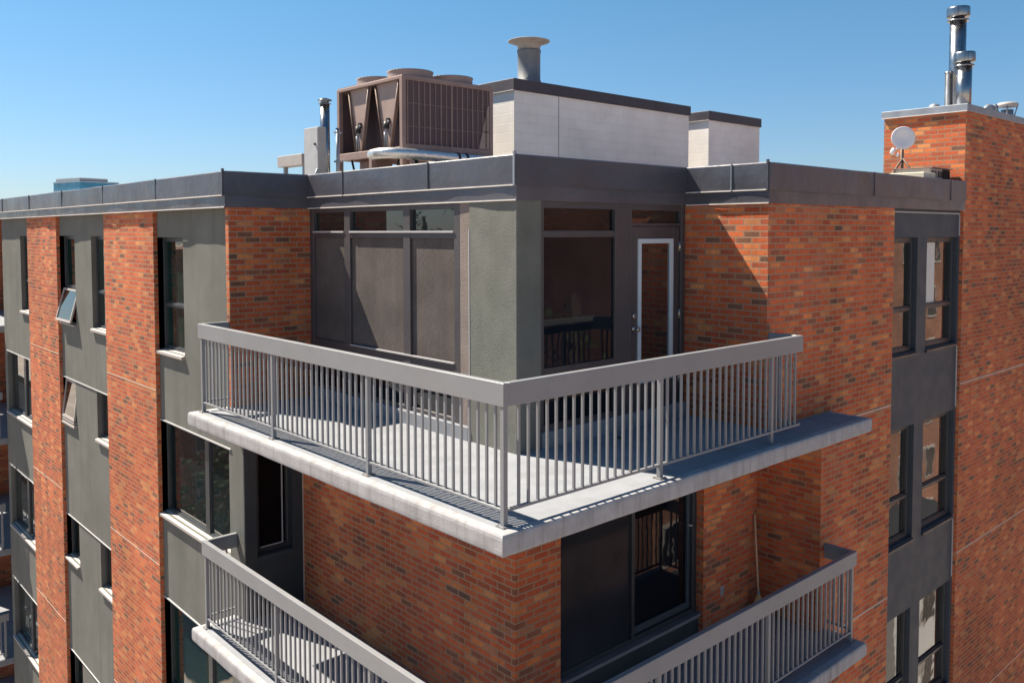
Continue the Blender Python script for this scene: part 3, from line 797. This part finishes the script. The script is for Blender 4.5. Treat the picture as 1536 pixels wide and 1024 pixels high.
dc = thing('roof_duct', (3.9, 10.3, 2.76), 'low horizontal grey duct on short legs, leftmost of the roof equipment', 'duct')
m = MB(); m.box(3.9, 4.12, 10.03, 11.0, 3.43, 3.64); m.build('duct_body', 'sill', dc, .005)
for y in (10.1, 10.85):
    m = MB(); m.box(3.98, 4.05, y, y+.06, 2.76, 3.43); m.build('leg', 'steel_dull', dc)

# on the tower
def flue(x, y, r, top, label):
    t = thing('chimney_flue', (x, y, 4.0), label, 'flue', 'shiny flues on the brick tower')
    MB().lathe((x, y, 3.95), [(r, 0), (r, top-3.95-.2)], 28).build('flue_pipe_body', 'steel', t)
    z = top-.2
    m = MB(); m.lathe((x, y, z-.035), [(r*1.3, 0), (r*1.3, .02)], 28); m.build('collar', 'steel', t)
    m = MB(); m.lathe((x, y, z+.0), [(r*.8, 0), (r*.8, .03), (r*1.38, .032), (r*1.42, .05), (r*1.42, .16), (r*1.36, .185), (r*.5, .20)], 28); m.build('cap', 'steel', t)
    return t
flue(10.74, 1.0, .122, 5.78, 'tallest shiny flue with a drum cap on the brick tower')
flue(10.49, .8, .112, 5.0, 'shorter shiny flue with a drum cap in front of the tallest one')
t = thing('chimney_flue', (10.6, 1.12, 4.0), 'thin capless steel pipe left of the two capped flues on the brick tower', 'flue', 'shiny flues on the brick tower')
m = MB(); m.lathe((10.62, 1.08, 3.95), [(.055, 0), (.055, .75), (.062, .752), (.062, .79)], 16); m.build('flue_pipe_body', 'steel', t)
t = thing('mushroom_vent', (13.07, 1.0, 4.0), 'squat mushroom vent with a rounded silver cap on the tower roof at far right', 'vent')
MB().lathe((13.07, 1.0, 3.95), [(.12, 0), (.12, .30), (.10, .31), (.10, .40)], 24).build('vent_body', 'steel_dull', t)
MB().lathe((13.07, 1.0, 4.40), [(.16, 0), (.178, .015), (.178, .045), (.15, .075), (.06, .09)], 24).build('cap', 'sill', t)
m = MB()
for k in range(4):
    an = k*1.571+.3; p = Vector((13.07+.115*math.cos(an), 1.0+.115*math.sin(an), 4.24)); m.tube([p, p+Vector((.045*math.cos(an), .045*math.sin(an), .17))], .01, 6)
m.build('bracket', 'steel', t)
t = thing('roof_vent', (11.84, .9, 4.0), 'small dark gooseneck vent behind the tower coping, right of the flues', 'vent')
m = MB(); m.tube([(11.8, .95, 3.95), (11.8, .95, 4.22), (11.85, .9, 4.27), (11.95, .85, 4.25)], .06, 12); m.build('vent_body', 'steel_dull', t)
m = MB(); m.lathe((11.92, .865, 4.255), [(.06, 0), (.085, .05)], 12, (1, -.4, -.15)); m.build('hood', 'steel_dull', t)
t = thing('roof_vent', (11.14, 1.5, 4.0), 'tiny low vent hood behind the tower coping, left of the flues', 'vent')
m = MB(); m.lathe((11.14, 1.5, 3.95), [(.05, 0), (.05, .28), (.1, .29), (.09, .34), (.03, .38)], 14); m.build('vent_body', 'steel_dull', t)

ds = thing('satellite_dish', (9.1, 1.135, 2.76), 'round pale satellite dish on a tripod mast in front of the brick tower', 'satellite dish')
c = Vector((9.1, 1.135, 3.576)); ax = Vector((-.80, -.60, .05)).normalized()
m = MB(); m.lathe(c-ax*.03, [(.02, -.012), (.10, .0), (.165, .024), (.172, .030), (.165, .034), (.10, .012), (.001, .002)], 32, ax, cap=False); m.build('reflector', 'dish', ds)
m = MB(); m.lathe((9.15, 1.17, 2.95), [(.024, 0), (.024, .52)], 12); m.build('mast', 'rust', ds)
for an in (2.6, 4.9, .4):
    m = MB(); m.tube([(9.13, 1.155, 3.27), (9.13+.30*math.cos(an), 1.155+.30*math.sin(an), 2.84)], .016, 8); m.build('leg', 'rust', ds)
m = MB(); m.tube([c-ax*.02-Vector((0, 0, .12)), c+Vector((-.12, .12, -.2))], .012, 6); m.lathe(c+Vector((-.12, .12, -.24)), [(.03, 0), (.035, .05), (.03, .09)], 10, (.3, -.3, .9)); m.lathe(c+Vector((-.1, .05, -.28)), [(.02, 0), (.025, .05)], 10, (.3, -.3, .9)); m.build('feed_arm', 'dish', ds)

ac = thing('condensing_unit', (9.2, 1.0, 2.76), 'low cream rooftop air-conditioner with vent slots, beside the satellite dish', 'air conditioner')
m = MB(); m.box(8.62, 9.02, .62, 1.25, 2.8, 3.02); m.build('casing', 'cream', ac, .01)
m = MB(); m.box(9.02, 9.72, .70, 1.25, 2.8, 3.10); m.build('louvre_box', 'sill', ac, .006)
for x in (9.08, 9.17, 9.29, 9.38):
    m = MB(); m.box(x, x+.06, .694, .71, 2.97, 3.06); m.build('vent_slot', 'black', ac)
m = MB(); m.box(9.46, 9.72, .69, .71, 2.9, 3.09); m.build('gap_shadow', 'dark', ac)  # flat dark sheet painted as the shadow in the gap
m = MB(); m.box(9.0, 9.76, .66, 1.26, 3.101, 3.112); m.build('lid', 'shroud', ac)

# ------------------------------------------------------------------ lower balcony contents
bm = thing('broom', (5.45, 1.2, -2.665), 'straw broom with wooden handle leaning in the brick corner of the lower balcony', 'broom')
b0, b1 = Vector((5.40, 1.235, -2.40)), Vector((5.47, 1.345, -1.41))
m = MB(); m.tube([b0, b0.lerp(b1, .5), b1], .0125, 10); m.build('handle', 'wood', bm)
d = (b1-b0).normalized()
m = MB(); u = Vector((.8, -.55, 0)).normalized(); n_ = 14
prof = [(.018, .02), (.03, .0), (.055, -.05), (.085, -.13), (.10, -.2), (.105, -.255)]
i = 0
for r, h in prof:
    for k in range(n_):
        t = 2*math.pi*k/n_; w_ = d.cross(u)
        m.v.append(b0 + d*h + u*(r*math.cos(t)) + w_*(min(r, .04)*math.sin(t)))
for j in range(len(prof)-1):
    for k in range(n_):
        k2 = (k+1) % n_; m.f.append((j*n_+k, j*n_+k2, (j+1)*n_+k2, (j+1)*n_+k)); m.sm.append(True)
m.f.append(tuple((len(prof)-1)*n_+k for k in range(n_))); m.sm.append(False)
m.build('bristles', 'straw', bm)
m = MB(); m.lathe(b0+d*.0, [(.022, 0), (.022, .06)], 10, d); m.build('ferrule', 'steel_dull', bm)
m = MB()
for k in range(60):
    x = 1.30-abs(random.gauss(0, .16)); y = 5.42-abs(random.gauss(0, .07)); a = random.uniform(0, 6.28); s = random.uniform(.012, .03)
    z = -2.664+random.uniform(0, .012)
    p = Vector((x, y, z)); u = Vector((math.cos(a), math.sin(a), random.uniform(-.3, .5))); v = Vector((-math.sin(a), math.cos(a), random.uniform(-.3, .5)))
    m.quad(p-u*s, p-v*s*.5, p+u*s, p+v*s*.5+Vector((0, 0, .006)))
tag(m.build('fallen_leaves', 'leaf'), 'dry leaf litter swept into the dark corner of the lower balcony', 'leaf litter', kind='stuff')

# ------------------------------------------------------------------ surroundings
def struct(mb, name, mat):
    o = mb.build(name, mat); o['kind'] = 'structure'; return o
struct(MB().quad((-1500, -1500, ZB), (1500, -1500, ZB), (1500, 1500, ZB), (-1500, 1500, ZB)), 'ground', 'ground')

def house(name, loc, x0, x1, y0, y1, top, mat, label, cols, rows, face, wall_name='wall', cat='building'):
    r = thing(name, loc, label, cat)
    m = MB(); m.box(x0, x1, y0, y1, ZB, top); m.build(wall_name, mat, r)
    m = MB(); m.box(x0-.2, x1+.2, y0-.2, y1+.2, top, top+.4); m.build('roof_edge', 'panel_dark', r)
    W = None
    for cidx in range(cols):
        for ridx in range(rows):
            z = ZB+1.2+ridx*2.9
            if z+1.6 > top: continue
            if face == 'y': a = x0+1.2+cidx*(x1-x0-2.4)/max(cols-1, 1)-.5; f = y1
            else: a = y0+1.2+cidx*(y1-y0-2.4)/max(cols-1, 1)-.5; f = y0
            m = MB(); g = MB()
            if face == 'y':
                m.box(a-.1, a+1.2, f-.05, f+.06, z-.1, z+1.6); g.box(a, a+.52, f+.05, f+.075, z, z+1.5); g.box(a+.58, a+1.1, f+.05, f+.075, z, z+1.5)
            else:
                m.box(x0-.06 if face == '-x' else a-.1, x0+.05 if face == '-x' else a+1.2, *( (a-.1, a+1.2) if face == '-x' else (y0-.06, y0+.05)), z-.1, z+1.6)
                if face == '-x': g.box(x0-.075, x0-.05, a, a+1.1, z, z+1.5)
                else: g.box(a, a+1.1, y0-.075, y0-.05, z, z+1.5)
            w = m.build('window', 'sill', r); g.build('pane', 'glass_dark', w)
    return r
house('brick_apartments', (38, -16, ZB), 22, 62, -26, -13, 9.0, 'brick_far', 'brown brick apartment block across the street, seen mirrored in the right windows', 14, 9, 'y')
house('white_house', (24, -9, ZB), 17, 27, -12.5, -8, -11.6, 'siding', 'low white house across the street, seen mirrored in the lowest right windows', 5, 3, 'y')
house('white_house', (34, -9, ZB), 29, 41, -12.5, -8.4, -12.0, 'siding', 'wide white house beside the low one, seen mirrored in the right windows', 6, 3, 'y')
# across the other street: facing the left front
r = thing('brick_apartments', (-22, 48, ZB), 'dim brick block across the other street, seen mirrored in the left windows', 'building')
m = MB(); m.box(-34, -14, 46, 58, ZB, 1.2); m.build('wall', 'brick_far', r)
for i in range(7):
    for j in range(6):
        x = -33+i*2.8; z = ZB+1.2+j*2.9
        w = MB().box(x-.1, x+1.4, 45.93, 46.02, z-.1, z+1.6).build('window', 'trim', r)
        MB().box(x, x+1.3, 45.91, 45.94, z, z+1.5).build('pane', 'glass_dark', w)

def tree(loc, h, cr, label, n=900, seed=1):
    rnd = random.Random(seed); r = thing('tree', loc, label, 'tree', 'trees along the streets'); L = Vector(loc)
    m = MB(); m.tube([L, L+Vector((.1, .05, h*.3)), L+Vector((0, .15, h*.55)), L+Vector((.1, .1, h*.85))], .16, 8)
    for k in range(9):
        an = rnd.uniform(0, 6.28); z = rnd.uniform(.35, .75)*h; e = L+Vector((math.cos(an)*cr*.75, math.sin(an)*cr*.75, z+cr*.6)); m.tube([L+Vector((0, .1, z)), (L+Vector((0, .1, z))).lerp(e, .5)+Vector((0, 0, .2)), e], .05, 6)
    m.build('trunk', 'bark', r)
    m = MB(); cl = []
    for k in range(22):
        v = Vector((rnd.gauss(0, 1), rnd.gauss(0, 1), rnd.gauss(0, 1))).normalized()*rnd.uniform(.3, 1)
        cl.append(L+Vector((v.x*cr, v.y*cr, h*.68+v.z*h*.3)))
    for k in range(n):
        c = rnd.choice(cl); p = c+Vector((rnd.gauss(0, .42), rnd.gauss(0, .42), rnd.gauss(0, .38))); u = Vector((rnd.gauss(0, 1), rnd.gauss(0, 1), rnd.gauss(0, 1))).normalized(); v = u.orthogonal().normalized(); s = rnd.uniform(.1, .2)
        m.quad(p-u*s, p-v*s*.6, p+u*s, p+v*s*.6)
    m.build('crown', 'foliage', r)
for i, (x, y, h, cr, lab) in enumerate(((-9, 30, 12, 2.6, 'tall tree by the other street, seen mirrored in the left windows'), (-25, 39, 25, 2.2, 'tallest pointed tree seen mirrored in the penthouse windows'),
        (-11, 22, 9, 2.2, 'short round tree by the other street nearest the left front'), (8, -9, 10, 2.4, 'street tree below the right front near the corner'), (15, -10.5, 21.5, 2.3, 'tall thin street tree opposite the penthouse door, seen mirrored in the glass'))):
    tree((x, y, ZB), h, cr, lab, 260 if i == 4 else 900, seed=i+3)

# far glass tower on the skyline, beyond the left parapet
t = thing('office_tower', (0, 0, ZB), 'distant blue glass tower top showing above the left parapet', 'building')
t.location = (74, 270, ZB); t.rotation_euler = (0, 0, .25)
def tb(a, b, c_, d_, e, f): 
    m = MB(); m.box(74+a, 74+b, 270+c_, 270+d_, e, f); return m
tb(-6, 6, -7, 7, ZB, 17.0).build('glass_facade', 'blueglass', t)
m = MB()
for k in range(16): 
    z = 16.9-k*2.6; m.box(74-6.1, 74+6.1, 270-7.1, 270+7.1, z-.2, z)
m.build('floor_band', 'siding', t)
m = tb(-5.6, 3, -6.3, 6.3, 17.0, 17.9); m.build('roof_plant', 'trim', t)

# ------------------------------------------------------------------ camera
cam = bpy.data.cameras.new('camera'); co = bpy.data.objects.new('camera', cam); COL.objects.link(co)
F = Vector((.67023523, .74068723, -.04655273)); R = Vector((.74144348, -.67101365, -.00149728)); U = R.cross(F)
mt = Matrix((( R.x, U.x, -F.x, -3.99691), (R.y, U.y, -F.y, -4.50280), (R.z, U.z, -F.z, 2.17521), (0, 0, 0, 1)))
co.matrix_world = mt
cam.sensor_width = 36; cam.lens = 1282.7263/1536*36
cam.shift_x = (768-765.2361)/1536; cam.shift_y = (407.2017-512)/1536
cam.clip_end = 5000; cam.clip_start = .05
SC.camera = co

# ------------------------------------------------------------------ light
S = Vector((.33, -.957, -1.32)).normalized()
el = math.asin(-S.z); az = math.atan2(-S.x, -S.y)          # from +y towards +x
sun = bpy.data.lights.new('sun', 'SUN'); so = bpy.data.objects.new('sun', sun); COL.objects.link(so)
sun.energy = 5.0; sun.angle = math.radians(.5); sun.color = (1, .89, .72)
so.rotation_euler = S.to_track_quat('-Z', 'Y').to_euler()
so.location = (-10, 30, 40)
W = bpy.data.worlds.new('World'); SC.world = W; W.use_nodes = True
nt = W.node_tree; bg = nt.nodes['Background']
sky = nt.nodes.new('ShaderNodeTexSky'); sky.sky_type = 'NISHITA'; sky.sun_disc = False
sky.sun_elevation = el; sky.sun_rotation = az; sky.altitude = 100; sky.air_density = 1.0; sky.dust_density = .4; sky.ozone_density = 1.6
tc = nt.nodes.new('ShaderNodeTexCoord'); sx = nt.nodes.new('ShaderNodeSeparateXYZ'); nt.links.new(tc.outputs['Generated'], sx.inputs[0])
tr = nt.nodes.new('ShaderNodeValToRGB'); nt.links.new(sx.outputs[2], tr.inputs[0])
tr.color_ramp.elements[0].position = 0; tr.color_ramp.elements[0].color = (.60, .69, .90, 1)
tr.color_ramp.elements[1].position = .3; tr.color_ramp.elements[1].color = (.49, .84, .94, 1)
tint = nt.nodes.new('ShaderNodeMix'); tint.data_type = 'RGBA'; tint.blend_type = 'MULTIPLY'; tint.inputs[0].default_value = 1
nt.links.new(sky.outputs[0], tint.inputs[6]); nt.links.new(tr.outputs[0], tint.inputs[7]); nt.links.new(tint.outputs[2], bg.inputs[0])
bg.inputs[1].default_value = .05
SC.view_settings.view_transform = 'Standard'; SC.view_settings.look = 'None'
SC.view_settings.exposure = 1.45; SC.view_settings.gamma = 1
SC.cycles.max_bounces = 6
